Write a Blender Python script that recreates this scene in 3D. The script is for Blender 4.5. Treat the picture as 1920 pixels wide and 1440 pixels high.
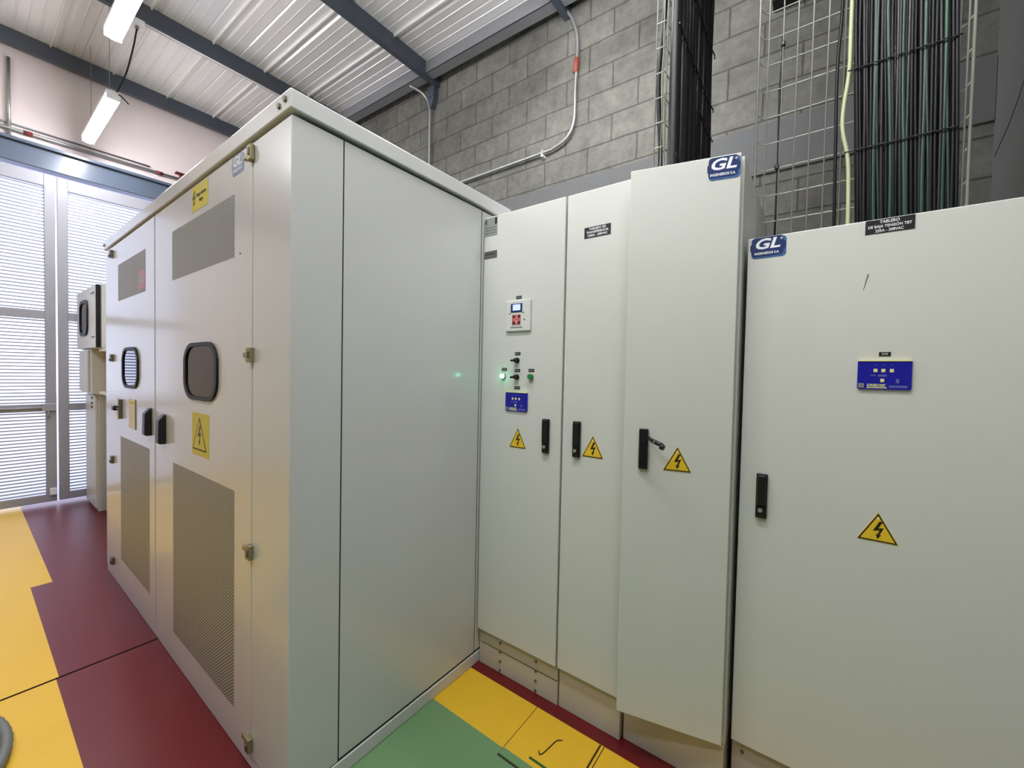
import bpy, bmesh, math, random
from mathutils import Vector, Matrix
random.seed(7)
for o in list(bpy.data.objects):
    bpy.data.objects.remove(o, do_unlink=True)
SC = bpy.context.scene
COL = SC.collection

# ------------------------------------------------------------------ camera, sky, exposure
cam_d = bpy.data.cameras.new('camera')
cam_d.sensor_width = 36.0
cam_d.lens = 768.0 / 1920.0 * 36.0
cam_d.clip_start = 0.02
cam = bpy.data.objects.new('camera', cam_d)
COL.objects.link(cam)
R_ = Vector((0.80368706, 0.59470198, 0.02041212))
U_ = Vector((-0.03176927, 0.00862868, 0.99945798))
F_ = Vector((-0.59420352, 0.80389993, -0.025828))
cam.matrix_world = Matrix(((R_.x, U_.x, -F_.x, 0.0), (R_.y, U_.y, -F_.y, 0.0), (R_.z, U_.z, -F_.z, 1.45), (0, 0, 0, 1)))
SC.camera = cam
W = bpy.data.worlds.new('overcast_sky')
SC.world = W
W.use_nodes = True
bg = W.node_tree.nodes['Background']
bg.inputs[0].default_value = (0.66, 0.73, 1.0, 1)
bg.inputs[1].default_value = 3.0
SC.view_settings.view_transform = 'Standard'
SC.view_settings.look = 'None'
SC.view_settings.exposure = 0.0
SC.view_settings.gamma = 1.0
SC.view_settings.use_curve_mapping = False
LAMP = 88.0          # brightness of the tube diffusers


# ------------------------------------------------------------------ materials
def lin(c):
    return tuple((v / 255 / 12.92) if v / 255 <= 0.04045 else ((v / 255 + 0.055) / 1.055) ** 2.4 for v in c) + (1.0,)


def mat(name, rgb, rough=0.5, metal=0.0, var=0.0, scale=8.0, bump=0.0, bscale=60.0, spec=0.5, emit=0.0, ecol=None, coat=0.0):
    m = bpy.data.materials.new(name)
    m.use_nodes = True
    nt = m.node_tree
    b = nt.nodes['Principled BSDF']
    b.inputs['Base Color'].default_value = lin(rgb)
    b.inputs['Roughness'].default_value = rough
    b.inputs['Metallic'].default_value = metal
    b.inputs['Specular IOR Level'].default_value = spec
    if coat:
        b.inputs['Coat Weight'].default_value = coat
        b.inputs['Coat Roughness'].default_value = 0.12
    tc = nt.nodes.new('ShaderNodeTexCoord')
    if var > 0:
        n = nt.nodes.new('ShaderNodeTexNoise')
        n.inputs['Scale'].default_value = scale
        n.inputs['Detail'].default_value = 5
        nt.links.new(tc.outputs['Object'], n.inputs['Vector'])
        mx = nt.nodes.new('ShaderNodeMix')
        mx.data_type = 'RGBA'
        c = lin(rgb)
        mx.inputs['A'].default_value = tuple(v * (1 - var) for v in c[:3]) + (1,)
        mx.inputs['B'].default_value = tuple(min(1, v * (1 + var)) for v in c[:3]) + (1,)
        nt.links.new(n.outputs['Fac'], mx.inputs['Factor'])
        nt.links.new(mx.outputs['Result'], b.inputs['Base Color'])
    if bump > 0:
        n2 = nt.nodes.new('ShaderNodeTexNoise')
        n2.inputs['Scale'].default_value = bscale
        n2.inputs['Detail'].default_value = 3
        nt.links.new(tc.outputs['Object'], n2.inputs['Vector'])
        bp = nt.nodes.new('ShaderNodeBump')
        bp.inputs['Strength'].default_value = bump
        bp.inputs['Distance'].default_value = 0.002
        nt.links.new(n2.outputs['Fac'], bp.inputs['Height'])
        nt.links.new(bp.outputs['Normal'], b.inputs['Normal'])
    if emit > 0:
        b.inputs['Emission Color'].default_value = lin(ecol or rgb)
        b.inputs['Emission Strength'].default_value = emit
    return m


M = {}
M['paint'] = mat('cabinet_paint', (207, 208, 200), 0.36, var=0.015, scale=3, bump=0.12, bscale=260)
M['paint2'] = mat('enclosure_paint', (203, 204, 202), 0.30, var=0.02, scale=3, bump=0.06, bscale=260, coat=0.4)
M['plinth'] = mat('plinth_paint', (186, 181, 166), 0.45, var=0.05, scale=9)
M['gasket'] = mat('gasket_rubber', (16, 16, 18), 0.5, spec=0.3)
M['inner'] = mat('cabinet_interior', (40, 40, 38), 0.8)
M['black'] = mat('black_plastic', (14, 14, 16), 0.38)
M['chrome'] = mat('lock_metal', (190, 190, 185), 0.3, metal=0.8)
M['hinge'] = mat('hinge_zinc', (150, 140, 105), 0.45, metal=0.55)
M['steel'] = mat('galvanised_steel', (176, 178, 176), 0.38, metal=0.75, var=0.06, scale=20)
M['wire'] = mat('tray_wire_steel', (176, 177, 166), 0.42, metal=0.35)
M['beam'] = mat('beam_paint', (66, 72, 82), 0.35, var=0.05, scale=4)
M['lintel'] = mat('lintel_paint', (86, 96, 112), 0.25, var=0.04, scale=4)
M['channel'] = mat('channel_paint', (122, 123, 126), 0.4, var=0.05, scale=5)
M['gate'] = mat('gate_aluminium', (158, 158, 166), 0.35, metal=0.1, var=0.04, scale=6)
M['slat'] = mat('louvre_aluminium', (160, 160, 176), 0.4, metal=0.0)
M['pink'] = mat('painted_plaster', (236, 223, 221), 0.8, var=0.05, scale=2.2, bump=0.3, bscale=40)
M['side'] = mat('grey_render', (124, 125, 121), 0.85, var=0.07, scale=3, bump=0.4, bscale=70)
M['white'] = mat('white_plastic', (225, 225, 228), 0.4)
M['glass'] = mat('dark_window_glass', (12, 14, 18), 0.03, spec=0.18)
M['yellow'] = mat('warning_yellow', (228, 190, 40), 0.45, var=0.05, scale=40)
M['signyellow'] = mat('faded_yellow_label', (205, 190, 40), 0.5, var=0.06, scale=30)
M['ink'] = mat('black_ink', (28, 20, 10), 0.5)
M['navy'] = mat('navy_sticker', (22, 45, 98), 0.35)
M['navy2'] = mat('navy_sticker_edge', (62, 98, 150), 0.35)
M['fade'] = mat('faded_sticker', (128, 140, 170), 0.4)
M['paper'] = mat('white_print', (235, 236, 238), 0.5)
M['plate'] = mat('black_label_plate', (26, 25, 30), 0.4)
M['plategrey'] = mat('grey_rating_plate', (150, 154, 150), 0.35, metal=0.3, var=0.08, scale=120)
M['platedark'] = mat('dark_grey_plate', (88, 90, 86), 0.4, var=0.2, scale=150)
M['blue'] = mat('blue_panel', (22, 22, 150), 0.3)
M['cream'] = mat('cream_print', (225, 222, 150), 0.45)
M['dimblue'] = mat('pale_blue_print', (92, 96, 160), 0.45)
M['screen'] = mat('lcd_screen', (150, 165, 215), 0.2, emit=0.9, ecol=(190, 205, 255))
M['redpad'] = mat('red_keypad', (190, 110, 105), 0.4)
M['pinklight'] = mat('keypad_light', (255, 130, 150), 0.4, emit=1.5, ecol=(255, 120, 140))
M['greenlamp'] = mat('lit_green_lens', (70, 255, 190), 0.3, emit=22.0, ecol=(90, 255, 185))
M['green'] = mat('green_button', (20, 130, 60), 0.3, coat=0.5)
M['bezel'] = mat('meter_bezel', (210, 212, 204), 0.4)
M['diffuser'] = mat('lamp_diffuser', (250, 250, 255), 0.4, emit=LAMP, ecol=(250, 250, 255))
M['cable'] = mat('black_cable', (12, 13, 14), 0.42, spec=0.28)
M['cablegrey'] = mat('dark_grey_cable', (30, 30, 33), 0.4, spec=0.35)
M['cablegreen'] = mat('green_cable', (34, 66, 48), 0.4)
M['cabledark'] = mat('dark_green_cable', (17, 30, 23), 0.4)
M['earth'] = mat('yellow_green_cable', (188, 192, 148), 0.4)
M['hose'] = mat('grey_hose', (108, 112, 108), 0.5)
M['red'] = mat('red_coupling', (168, 78, 62), 0.5)
M['maroon'] = mat('maroon_coupling', (120, 40, 44), 0.5)
M['redlabel'] = mat('red_label', (186, 134, 148), 0.5)
M['beige'] = mat('beige_box', (214, 208, 186), 0.5)
M['screw'] = mat('screw_steel', (110, 105, 90), 0.4, metal=0.6)
M['yard'] = mat('yard_concrete', (200, 200, 205), 0.9)
M['fyellow'] = mat('floor_yellow', (218, 174, 42), 0.42, spec=0.35, var=0.05, scale=5, bump=0.15, bscale=150)
M['fred'] = mat('floor_red', (98, 22, 25), 0.36, var=0.10, spec=0.38, scale=3, bump=0.12, bscale=150)
M['fgreen'] = mat('floor_green', (104, 140, 96), 0.33, var=0.05, scale=4, bump=0.12, bscale=150)
M['fdark'] = mat('floor_joint', (46, 26, 14), 0.8)
M['fgline'] = mat('floor_green_line', (18, 84, 30), 0.5)


def block_material():
    m = bpy.data.materials.new('concrete_block')
    m.use_nodes = True
    nt = m.node_tree
    b = nt.nodes['Principled BSDF']
    b.inputs['Roughness'].default_value = 0.9
    tc = nt.nodes.new('ShaderNodeTexCoord')
    sep = nt.nodes.new('ShaderNodeSeparateXYZ')
    nt.links.new(tc.outputs['Object'], sep.inputs[0])
    com = nt.nodes.new('ShaderNodeCombineXYZ')

    def add(sock, v, to):
        a = nt.nodes.new('ShaderNodeMath')
        a.operation = 'ADD'
        a.inputs[1].default_value = v
        nt.links.new(sock, a.inputs[0])
        nt.links.new(a.outputs[0], to)
    add(sep.outputs['X'], 40.11, com.inputs['X'])
    add(sep.outputs['Z'], -3.46 + 4.0, com.inputs['Y'])
    dn = nt.nodes.new('ShaderNodeTexNoise')
    dn.inputs['Scale'].default_value = 5
    nt.links.new(tc.outputs['Object'], dn.inputs['Vector'])
    mad = nt.nodes.new('ShaderNodeMix')
    mad.data_type = 'VECTOR'
    mad.inputs['Factor'].default_value = 0.012
    nt.links.new(com.outputs[0], mad.inputs['A'])
    vadd = nt.nodes.new('ShaderNodeVectorMath')
    vadd.operation = 'ADD'
    nt.links.new(com.outputs[0], vadd.inputs[0])
    nt.links.new(dn.outputs['Color'], vadd.inputs[1])
    nt.links.new(vadd.outputs[0], mad.inputs['B'])
    br = nt.nodes.new('ShaderNodeTexBrick')
    br.offset = 0.5
    br.inputs['Scale'].default_value = 1.0
    br.inputs['Brick Width'].default_value = 0.4
    br.inputs['Row Height'].default_value = 0.2
    br.inputs['Mortar Size'].default_value = 0.006
    br.inputs['Mortar Smooth'].default_value = 0.4
    br.inputs['Color1'].default_value = lin((106, 105, 97))
    br.inputs['Color2'].default_value = lin((98, 97, 90))
    br.inputs['Mortar'].default_value = lin((76, 74, 69))
    nt.links.new(mad.outputs['Result'], br.inputs['Vector'])
    n1 = nt.nodes.new('ShaderNodeTexNoise')
    n1.inputs['Scale'].default_value = 2.5
    n1.inputs['Detail'].default_value = 8
    n1.inputs['Roughness'].default_value = 0.7
    nt.links.new(tc.outputs['Object'], n1.inputs['Vector'])
    mx = nt.nodes.new('ShaderNodeMix')
    mx.data_type = 'RGBA'
    mx.blend_type = 'OVERLAY'
    mx.inputs['Factor'].default_value = 0.8
    nt.links.new(br.outputs['Color'], mx.inputs['A'])
    nt.links.new(n1.outputs['Fac'], mx.inputs['B'])
    n2 = nt.nodes.new('ShaderNodeTexNoise')
    n2.inputs['Scale'].default_value = 14
    n2.inputs['Detail'].default_value = 8
    n2.inputs['Roughness'].default_value = 0.75
    nt.links.new(tc.outputs['Object'], n2.inputs['Vector'])
    mx2 = nt.nodes.new('ShaderNodeMix')
    mx2.data_type = 'RGBA'
    mx2.blend_type = 'OVERLAY'
    mx2.inputs['Factor'].default_value = 0.7
    nt.links.new(mx.outputs['Result'], mx2.inputs['A'])
    nt.links.new(n2.outputs['Fac'], mx2.inputs['B'])
    nt.links.new(mx2.outputs['Result'], b.inputs['Base Color'])
    n3 = nt.nodes.new('ShaderNodeTexNoise')
    n3.inputs['Scale'].default_value = 90
    n3.inputs['Detail'].default_value = 4
    nt.links.new(tc.outputs['Object'], n3.inputs['Vector'])
    ma = nt.nodes.new('ShaderNodeMath')
    ma.operation = 'MULTIPLY_ADD'
    ma.inputs[1].default_value = -1.6
    nt.links.new(br.outputs['Fac'], ma.inputs[0])
    nt.links.new(n3.outputs['Fac'], ma.inputs[2])
    bp = nt.nodes.new('ShaderNodeBump')
    bp.inputs['Strength'].default_value = 0.8
    bp.inputs['Distance'].default_value = 0.005
    nt.links.new(ma.outputs[0], bp.inputs['Height'])
    nt.links.new(bp.outputs['Normal'], b.inputs['Normal'])
    return m


def grille_material():
    """perforated sheet: staggered round holes, pitch 12.5 mm"""
    m = bpy.data.materials.new('perforated_sheet')
    m.use_nodes = True
    nt = m.node_tree
    b = nt.nodes['Principled BSDF']
    b.inputs['Roughness'].default_value = 0.5
    tc = nt.nodes.new('ShaderNodeTexCoord')
    sep = nt.nodes.new('ShaderNodeSeparateXYZ')
    nt.links.new(tc.outputs['Object'], sep.inputs[0])

    def mth(op, a, c=None, d=None):
        n = nt.nodes.new('ShaderNodeMath')
        n.operation = op
        for i, v in enumerate((a, c, d)):
            if v is None:
                continue
            if isinstance(v, (int, float)):
                n.inputs[i].default_value = v
            else:
                nt.links.new(v, n.inputs[i])
        return n.outputs[0]
    px, pz = 0.0180, 0.0130

    def lat(ox, oz):
        a = mth('MULTIPLY', mth('SUBTRACT', mth('FRACT', mth('ADD', mth('DIVIDE', sep.outputs['X'], px), ox)), 0.5), px)
        c = mth('MULTIPLY', mth('SUBTRACT', mth('FRACT', mth('ADD', mth('DIVIDE', sep.outputs['Z'], pz), oz)), 0.5), pz)
        return mth('SQRT', mth('ADD', mth('MULTIPLY', a, a), mth('MULTIPLY', c, c)))
    d = mth('MINIMUM', lat(0.0, 0.0), lat(0.5, 0.5))
    hole = mth('LESS_THAN', d, 0.0043)
    mx = nt.nodes.new('ShaderNodeMix')
    mx.data_type = 'RGBA'
    mx.inputs['A'].default_value = lin((184, 184, 178))
    mx.inputs['B'].default_value = lin((42, 42, 40))
    nt.links.new(hole, mx.inputs['Factor'])
    nt.links.new(mx.outputs['Result'], b.inputs['Base Color'])
    return m


def plain_render_material():
    m = mat('plain_render', (116, 117, 113), 0.85, var=0.07, scale=3, bump=0.4, bscale=70)
    return m


def roof_material():
    m = bpy.data.materials.new('zinc_roof_sheet')
    m.use_nodes = True
    nt = m.node_tree
    b = nt.nodes['Principled BSDF']
    b.inputs['Metallic'].default_value = 0.3
    b.inputs['Roughness'].default_value = 0.27
    tc = nt.nodes.new('ShaderNodeTexCoord')
    n = nt.nodes.new('ShaderNodeTexNoise')
    n.inputs['Scale'].default_value = 1.6
    n.inputs['Detail'].default_value = 6
    mp = nt.nodes.new('ShaderNodeMapping')
    mp.inputs['Scale'].default_value = (0.6, 3.0, 1)
    nt.links.new(tc.outputs['Object'], mp.inputs['Vector'])
    nt.links.new(mp.outputs[0], n.inputs['Vector'])
    mx = nt.nodes.new('ShaderNodeMix')
    mx.data_type = 'RGBA'
    mx.inputs['A'].default_value = lin((226, 226, 222))
    mx.inputs['B'].default_value = lin((238, 238, 236))
    nt.links.new(n.outputs['Fac'], mx.inputs['Factor'])
    nt.links.new(mx.outputs['Result'], b.inputs['Base Color'])
    return m


M['block'] = block_material()
M['grille'] = grille_material()
M['roof'] = roof_material()
M['band'] = mat('bond_beam_render', (98, 99, 98), 0.85, var=0.10, scale=4, bump=0.5, bscale=50)


# ------------------------------------------------------------------ mesh helpers
class MB:
    def __init__(self):
        self.bm = bmesh.new()
        self.mats = []

    def mi(self, m):
        m = M[m] if isinstance(m, str) else m
        if m not in self.mats:
            self.mats.append(m)
        return self.mats.index(m)

    def _fin(self, verts, m, bevel=0.0, seg=2, smooth=False):
        fs = {f for v in verts for f in v.link_faces}
        i = self.mi(m)
        for f in fs:
            f.material_index = i
            f.smooth = smooth
        if bevel > 0:
            es = list({e for v in verts for e in v.link_edges})
            r = bmesh.ops.bevel(self.bm, geom=es, offset=bevel, segments=seg, affect='EDGES', profile=0.5)
            for f in r['faces']:
                f.material_index = i

    def box(self, x0, x1, y0, y1, z0, z1, m, bevel=0.0, seg=1, rot=None):
        vs = [self.bm.verts.new((x, y, z)) for x in (x0, x1) for y in (y0, y1) for z in (z0, z1)]
        for q in ((0, 1, 3, 2), (4, 6, 7, 5), (0, 4, 5, 1), (2, 3, 7, 6), (0, 2, 6, 4), (1, 5, 7, 3)):
            self.bm.faces.new([vs[k] for k in q])
        if rot is not None:
            bmesh.ops.transform(self.bm, matrix=rot, verts=vs)
        self._fin(vs, m, bevel, seg)
        return self

    def poly_y(self, pts, y0, y1, m, bevel=0.0, smooth=False):
        """polygon in x,z extruded along y"""
        a = [self.bm.verts.new((x, y0, z)) for x, z in pts]
        b = [self.bm.verts.new((x, y1, z)) for x, z in pts]
        n = len(pts)
        self.bm.faces.new(a)
        self.bm.faces.new(b[::-1])
        for k in range(n):
            self.bm.faces.new([a[k], a[(k + 1) % n], b[(k + 1) % n], b[k]][::-1])
        self._fin(a + b, m, bevel)
        return self

    def ring_y(self, outer, inner, y0, y1, m):
        n = len(outer)
        A = [[self.bm.verts.new((x, y, z)) for x, z in p] for p in (outer, inner) for y in (y0, y1)]
        o0, o1, i0, i1 = A
        for k in range(n):
            j = (k + 1) % n
            for q in ((o0[k], o0[j], i0[j], i0[k]), (o1[j], o1[k], i1[k], i1[j]), (o0[j], o0[k], o1[k], o1[j]), (i0[k], i0[j], i1[j], i1[k])):
                self.bm.faces.new(q)
        self._fin(o0 + o1 + i0 + i1, m)
        return self

    def cyl(self, p0, p1, r, m, n=16, r2=None, smooth=True):
        return self.tube([p0, p1], r, m, n, r2=r2, smooth=smooth)

    def tube(self, pts, r, m, n=8, r2=None, smooth=True, closed=False, radii=None):
        pts = [Vector(p) for p in pts]
        rings = []
        N = len(pts)
        up = None
        for k, p in enumerate(pts):
            if closed:
                t = pts[(k + 1) % N] - pts[k - 1]
            else:
                t = pts[min(k + 1, N - 1)] - pts[max(k - 1, 0)]
            t.normalize()
            if up is None:
                up = Vector((0, 0, 1)) if abs(t.z) < 0.9 else Vector((1, 0, 0))
            a = (up - t * up.dot(t)).normalized()
            b = t.cross(a)
            up = a
            rr = r if (r2 is None or N < 2) else r + (r2 - r) * k / (N - 1)
            if radii:
                rr = radii[k]
            rings.append([self.bm.verts.new(p + (a * math.cos(2 * math.pi * i / n) + b * math.sin(2 * math.pi * i / n)) * rr) for i in range(n)])
        i_ = self.mi(m)
        span = N if closed else N - 1
        for k in range(span):
            A, B = rings[k], rings[(k + 1) % N]
            for i in range(n):
                f = self.bm.faces.new([A[i], A[(i + 1) % n], B[(i + 1) % n], B[i]])
                f.smooth = smooth
                f.material_index = i_
        if not closed:
            for f in (self.bm.faces.new(rings[0][::-1]), self.bm.faces.new(rings[-1])):
                f.material_index = i_
        return self

    def text(self, s, cx, cz, size, y, m, bold=0.0, shear=0.0, sx=1.0, depth=0.0006, align='CENTER', skew=0.0):
        cu = bpy.data.curves.new('t', 'FONT')
        cu.body = s
        cu.size = size
        cu.offset = bold
        cu.shear = shear
        cu.align_x = align
        cu.align_y = 'CENTER'
        cu.extrude = depth / 2
        cu.resolution_u = 3
        ob = bpy.data.objects.new('t', cu)
        COL.objects.link(ob)
        dg = bpy.context.evaluated_depsgraph_get()
        dg.update()
        me = bpy.data.meshes.new_from_object(ob.evaluated_get(dg))
        vm = [self.bm.verts.new((cx + v.co.x * sx, y - v.co.z, cz + v.co.y)) for v in me.vertices]
        i_ = self.mi(m)
        for p in me.polygons:
            try:
                f = self.bm.faces.new([vm[k] for k in p.vertices])
                f.material_index = i_
            except ValueError:
                pass
        bpy.data.objects.remove(ob, do_unlink=True)
        bpy.data.meshes.remove(me)
        bpy.data.curves.remove(cu)
        return self

    def build(self, name, parent=None, offset=(0, 0, 0), loc=None):
        me = bpy.data.meshes.new(name)
        bmesh.ops.remove_doubles(self.bm, verts=self.bm.verts[:], dist=1e-7)
        bmesh.ops.recalc_face_normals(self.bm, faces=self.bm.faces[:])
        if offset != (0, 0, 0):
            bmesh.ops.translate(self.bm, verts=self.bm.verts[:], vec=-Vector(offset))
        self.bm.to_mesh(me)
        self.bm.free()
        for m in self.mats:
            me.materials.append(m)
        o = bpy.data.objects.new(name, me)
        COL.objects.link(o)
        if parent is not None:
            o.parent = parent
        if loc is not None:
            o.location = loc
        return o


def empty(name, loc, rz=0.0):
    o = bpy.data.objects.new(name, None)
    o.empty_display_size = 0.05
    COL.objects.link(o)
    o.location = loc
    o.rotation_euler = (0, 0, rz)
    return o


def tag(o, label=None, cat=None, group=None, kind=None):
    if label:
        o['label'] = label
    if cat:
        o['category'] = cat
    if group:
        o['group'] = group
    if kind:
        o['kind'] = kind
    return o


def rrect(cx, cz, w, h, r, n=6, rx=None):
    rx = rx or r
    out = []
    for sx, sz, a0 in ((1, 1, 0), (-1, 1, 90), (-1, -1, 180), (1, -1, 270)):
        for k in range(n + 1):
            a = math.radians(a0 + 90 * k / n)
            out.append((cx + sx * (w / 2 - rx) + rx * math.cos(a), cz + sz * (h / 2 - r) + r * math.sin(a)))
    return out


def smoothpath(pts, n=8):
    """Catmull-Rom through the points"""
    P = [Vector(p) for p in pts]
    P = [P[0] * 2 - P[1]] + P + [P[-1] * 2 - P[-2]]
    out = []
    for k in range(1, len(P) - 2):
        p0, p1, p2, p3 = P[k - 1:k + 3]
        for i in range(n):
            t = i / n
            out.append(0.5 * ((2 * p1) + (-p0 + p2) * t + (2 * p0 - 5 * p1 + 4 * p2 - p3) * t * t + (-p0 + 3 * p1 - 3 * p2 + p3) * t ** 3))
    out.append(P[-2])
    return out


# ------------------------------------------------------------------ the room
XL, XR, YB, YF = -6.42, 0.66, 3.0, -4.2
SL = 0.03                                   # the roof falls towards +x


def roof_z(x, base=4.40):
    return base - SL * (x + 3.27)


# floor: painted areas as faces of one mesh, an open joint across the left aisle
fl = MB()
JX0, JX1 = -2.776, -2.762


def frect(x0, x1, y0, y1, m, z=0.0):
    vs = [fl.bm.verts.new(p) for p in ((x0, y0, z), (x1, y0, z), (x1, y1, z), (x0, y1, z))]
    f = fl.bm.faces.new(vs)
    f.material_index = fl.mi(m)


frect(XL, -4.04, YF, 0.362, 'fyellow')
frect(XL, -4.04, 0.362, YB, 'fred')
frect(-4.04, JX0, YF, 0.266, 'fyellow')
frect(-4.04, JX0, 0.266, YB, 'fred')
frect(JX0, JX1, YF, YB, 'fdark', -0.02)
for y0, y1, m_ in ((YF, 0.256, 'fyellow'), (0.256, YB, 'fred')):
    frect(JX1, -1.40, y0, y1, m_)
frect(-1.40, XR, YF, 1.242, 'fgreen')
frect(-1.40, XR, 1.242, 1.488, 'fyellow')
frect(-1.40, XR, 1.488, YB, 'fred')
for x, s in ((JX0, 1), (JX1, -1)):
    vs = [fl.bm.verts.new(p) for p in ((x, YF, 0), (x, YB, 0), (x, YB, -0.02), (x, YF, -0.02))]
    fl.bm.faces.new(vs).material_index = fl.mi('fdark')
fo = fl.build('floor')
tag(fo, 'painted concrete floor in yellow, dark red and green areas', 'floor', kind='structure')

# roof sheet (ceiling)
rf = MB()
xs = (XL - 0.15, XR + 0.2)
prof = []
y = YF - 0.2
seam0 = 1.50
k0 = math.floor((YF - 0.2 - seam0) / 0.46)
yk = seam0 + k0 * 0.46
while yk < YB + 0.4:
    prof += [(yk - 0.010, 0.0), (yk - 0.007, -0.020), (yk + 0.005, -0.020), (yk + 0.010, 0.0)]
    prof += [(yk + 0.036, 0.0), (yk + 0.050, 0.012), (yk + 0.058, 0.012), (yk + 0.072, 0.0)]
    for a in (0.130, 0.290):
        prof += [(yk + a, 0.0), (yk + a + 0.003, -0.004), (yk + a + 0.007, -0.004), (yk + a + 0.010, 0.0)]
        prof += [(yk + a + 0.075, 0.0), (yk + a + 0.083, 0.006), (yk + a + 0.087, 0.006), (yk + a + 0.095, 0.0)]
    yk += 0.46
rows = []
for x in xs:
    rows.append([rf.bm.verts.new((x, yy, roof_z(x, 4.552) + zz)) for yy, zz in prof])
i_ = rf.mi('roof')
for k in range(len(prof) - 1):
    rf.bm.faces.new([rows[0][k], rows[0][k + 1], rows[1][k + 1], rows[1][k]]).material_index = i_
ro = rf.build('ceiling')
tag(ro, 'ribbed zinc roof sheet seen from below', 'ceiling', kind='structure')

# walls
wb = MB().box(XL - 0.2, XR + 0.2, YB, YB + 0.15, 0, 4.95, 'block').build('wall_back')
tag(wb, 'grey concrete block wall behind the cabinets', 'wall', kind='structure')
tag(MB().box(XL - 0.2, XR, YB - 0.014, YB + 0.01, 2.72, 3.03, 'band', bevel=0.004).build('trim_1'),
    'smooth grey rendered band across the block wall', 'band', kind='structure')
GY0, GY1, GZ = -0.47, 2.15, 3.44
wl = MB()
wl.box(XL - 0.15, XL, YF, GY0, 0, 4.95, 'pink')
wl.box(XL - 0.15, XL, GY1, YB, 0, 4.95, 'pink')
wl.box(XL - 0.15, XL, GY0, GY1, GZ, 4.95, 'pink')
tag(wl.build('wall_left'), 'pinkish painted wall above the louvred gate', 'wall', kind='structure')
wr = MB().box(XR, XR + 0.15, YF, YB, 0, 4.95, 'side')
tag(wr.build('wall_right'), 'smooth grey rendered wall at the right edge', 'wall', kind='structure')
ck = MB().tube([(XR - 0.0005, 2.97, 2.54), (XR - 0.0005, 2.80, 2.605), (XR - 0.0005, 2.69, 2.672), (XR - 0.0005, 2.60, 2.757), (XR - 0.0005, 2.5, 2.86)], 0.0022, 'beam', 6)  # thin dark diagonal line on the right wall
ck.build('diagonal_line', parent=bpy.data.objects['wall_right'])
tag(MB().box(XL - 0.15, XR + 0.15, YF - 0.15, YF, 0, 4.95, 'side').build('wall_front'), 'painted wall behind the camera', 'wall', kind='structure')
tag(MB().box(-30, XL - 0.15, -25, 25, -0.06, -0.02, 'yard').build('floor_yard'), 'pale concrete yard outside the gate', 'ground', kind='structure')

# lintel beam over the gate
lt = MB()
lt.box(XL, -6.29, -3.2, 2.9, 3.405, 3.60, 'lintel', bevel=0.006)
lt.box(XL, -6.25, -3.2, 2.9, 3.60, 3.63, 'lintel', bevel=0.004)
tag(lt.build('trim_2'), 'thick blue-grey painted steel lintel beam over the louvred gate', 'beam', kind='structure')


# purlins
def purlin(n, x, base, label):
    z = roof_z(x, base)
    p = MB()
    h, w, t = 0.15, 0.055, 0.004
    p.box(x + w - t, x + w, YF, YB, z, z + h, 'beam')
    p.box(x, x + w - t, YF, YB, z, z + t, 'beam')
    p.box(x, x + w - t, YF, YB, z + h - t, z + h, 'beam')
    p.box(x, x + t, YF, YB, z + t, z + 0.018, 'beam')
    o = p.build('trim_%d' % n)
    tag(o, label, 'roof beam', kind='structure')


purlin(3, -6.32, 4.40, 'dark grey roof beam furthest left, just in front of the pink wall')
purlin(4, -4.845, 4.40, 'dark grey roof beam in the middle, with the small junction box on it')
purlin(5, -3.275, 4.40, 'dark grey roof beam nearest the camera, crossing over the block wall')
purlin(6, -1.75, 4.40, 'dark grey roof beam above the block wall conduit')
purlin(7, -0.25, 4.40, 'dark grey roof beam above the cable trays')
# sloping channel along the block wall
chn = MB()
xa, xb = XL, XR


def slopebox(mb, x0, x1, y0, y1, za, zb, m):
    """box whose bottom/top follow the roof slope; za/zb relative to roof_z base"""
    vs = []
    for x in (x0, x1):
        for yy in (y0, y1):
            for z in (za, zb):
                vs.append(mb.bm.verts.new((x, yy, roof_z(x, z))))
    for q in ((0, 1, 3, 2), (4, 6, 7, 5), (0, 4, 5, 1), (2, 3, 7, 6), (0, 2, 6, 4), (1, 5, 7, 3)):
        mb.bm.faces.new([vs[k] for k in q])
    mb._fin(vs, m)


slopebox(chn, xa, xb, 2.80, 2.80 + 0.006, 4.425, 4.545, 'channel')
slopebox(chn, xa, xb, 2.80, 2.90, 4.425, 4.431, 'channel')
slopebox(chn, xa, xb, 2.894, 2.90, 4.431, 4.448, 'channel')
tag(chn.build('trim_8'), 'grey steel channel running along the top of the block wall', 'roof beam', kind='structure')

# ------------------------------------------------------------------ louvred gate
door = empty('door_1', (-6.33, 0.61, 0))
tag(door, 'aluminium louvred double gate letting daylight in', 'gate', kind='structure')
GX0, GX1 = -6.35, -6.30


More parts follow.
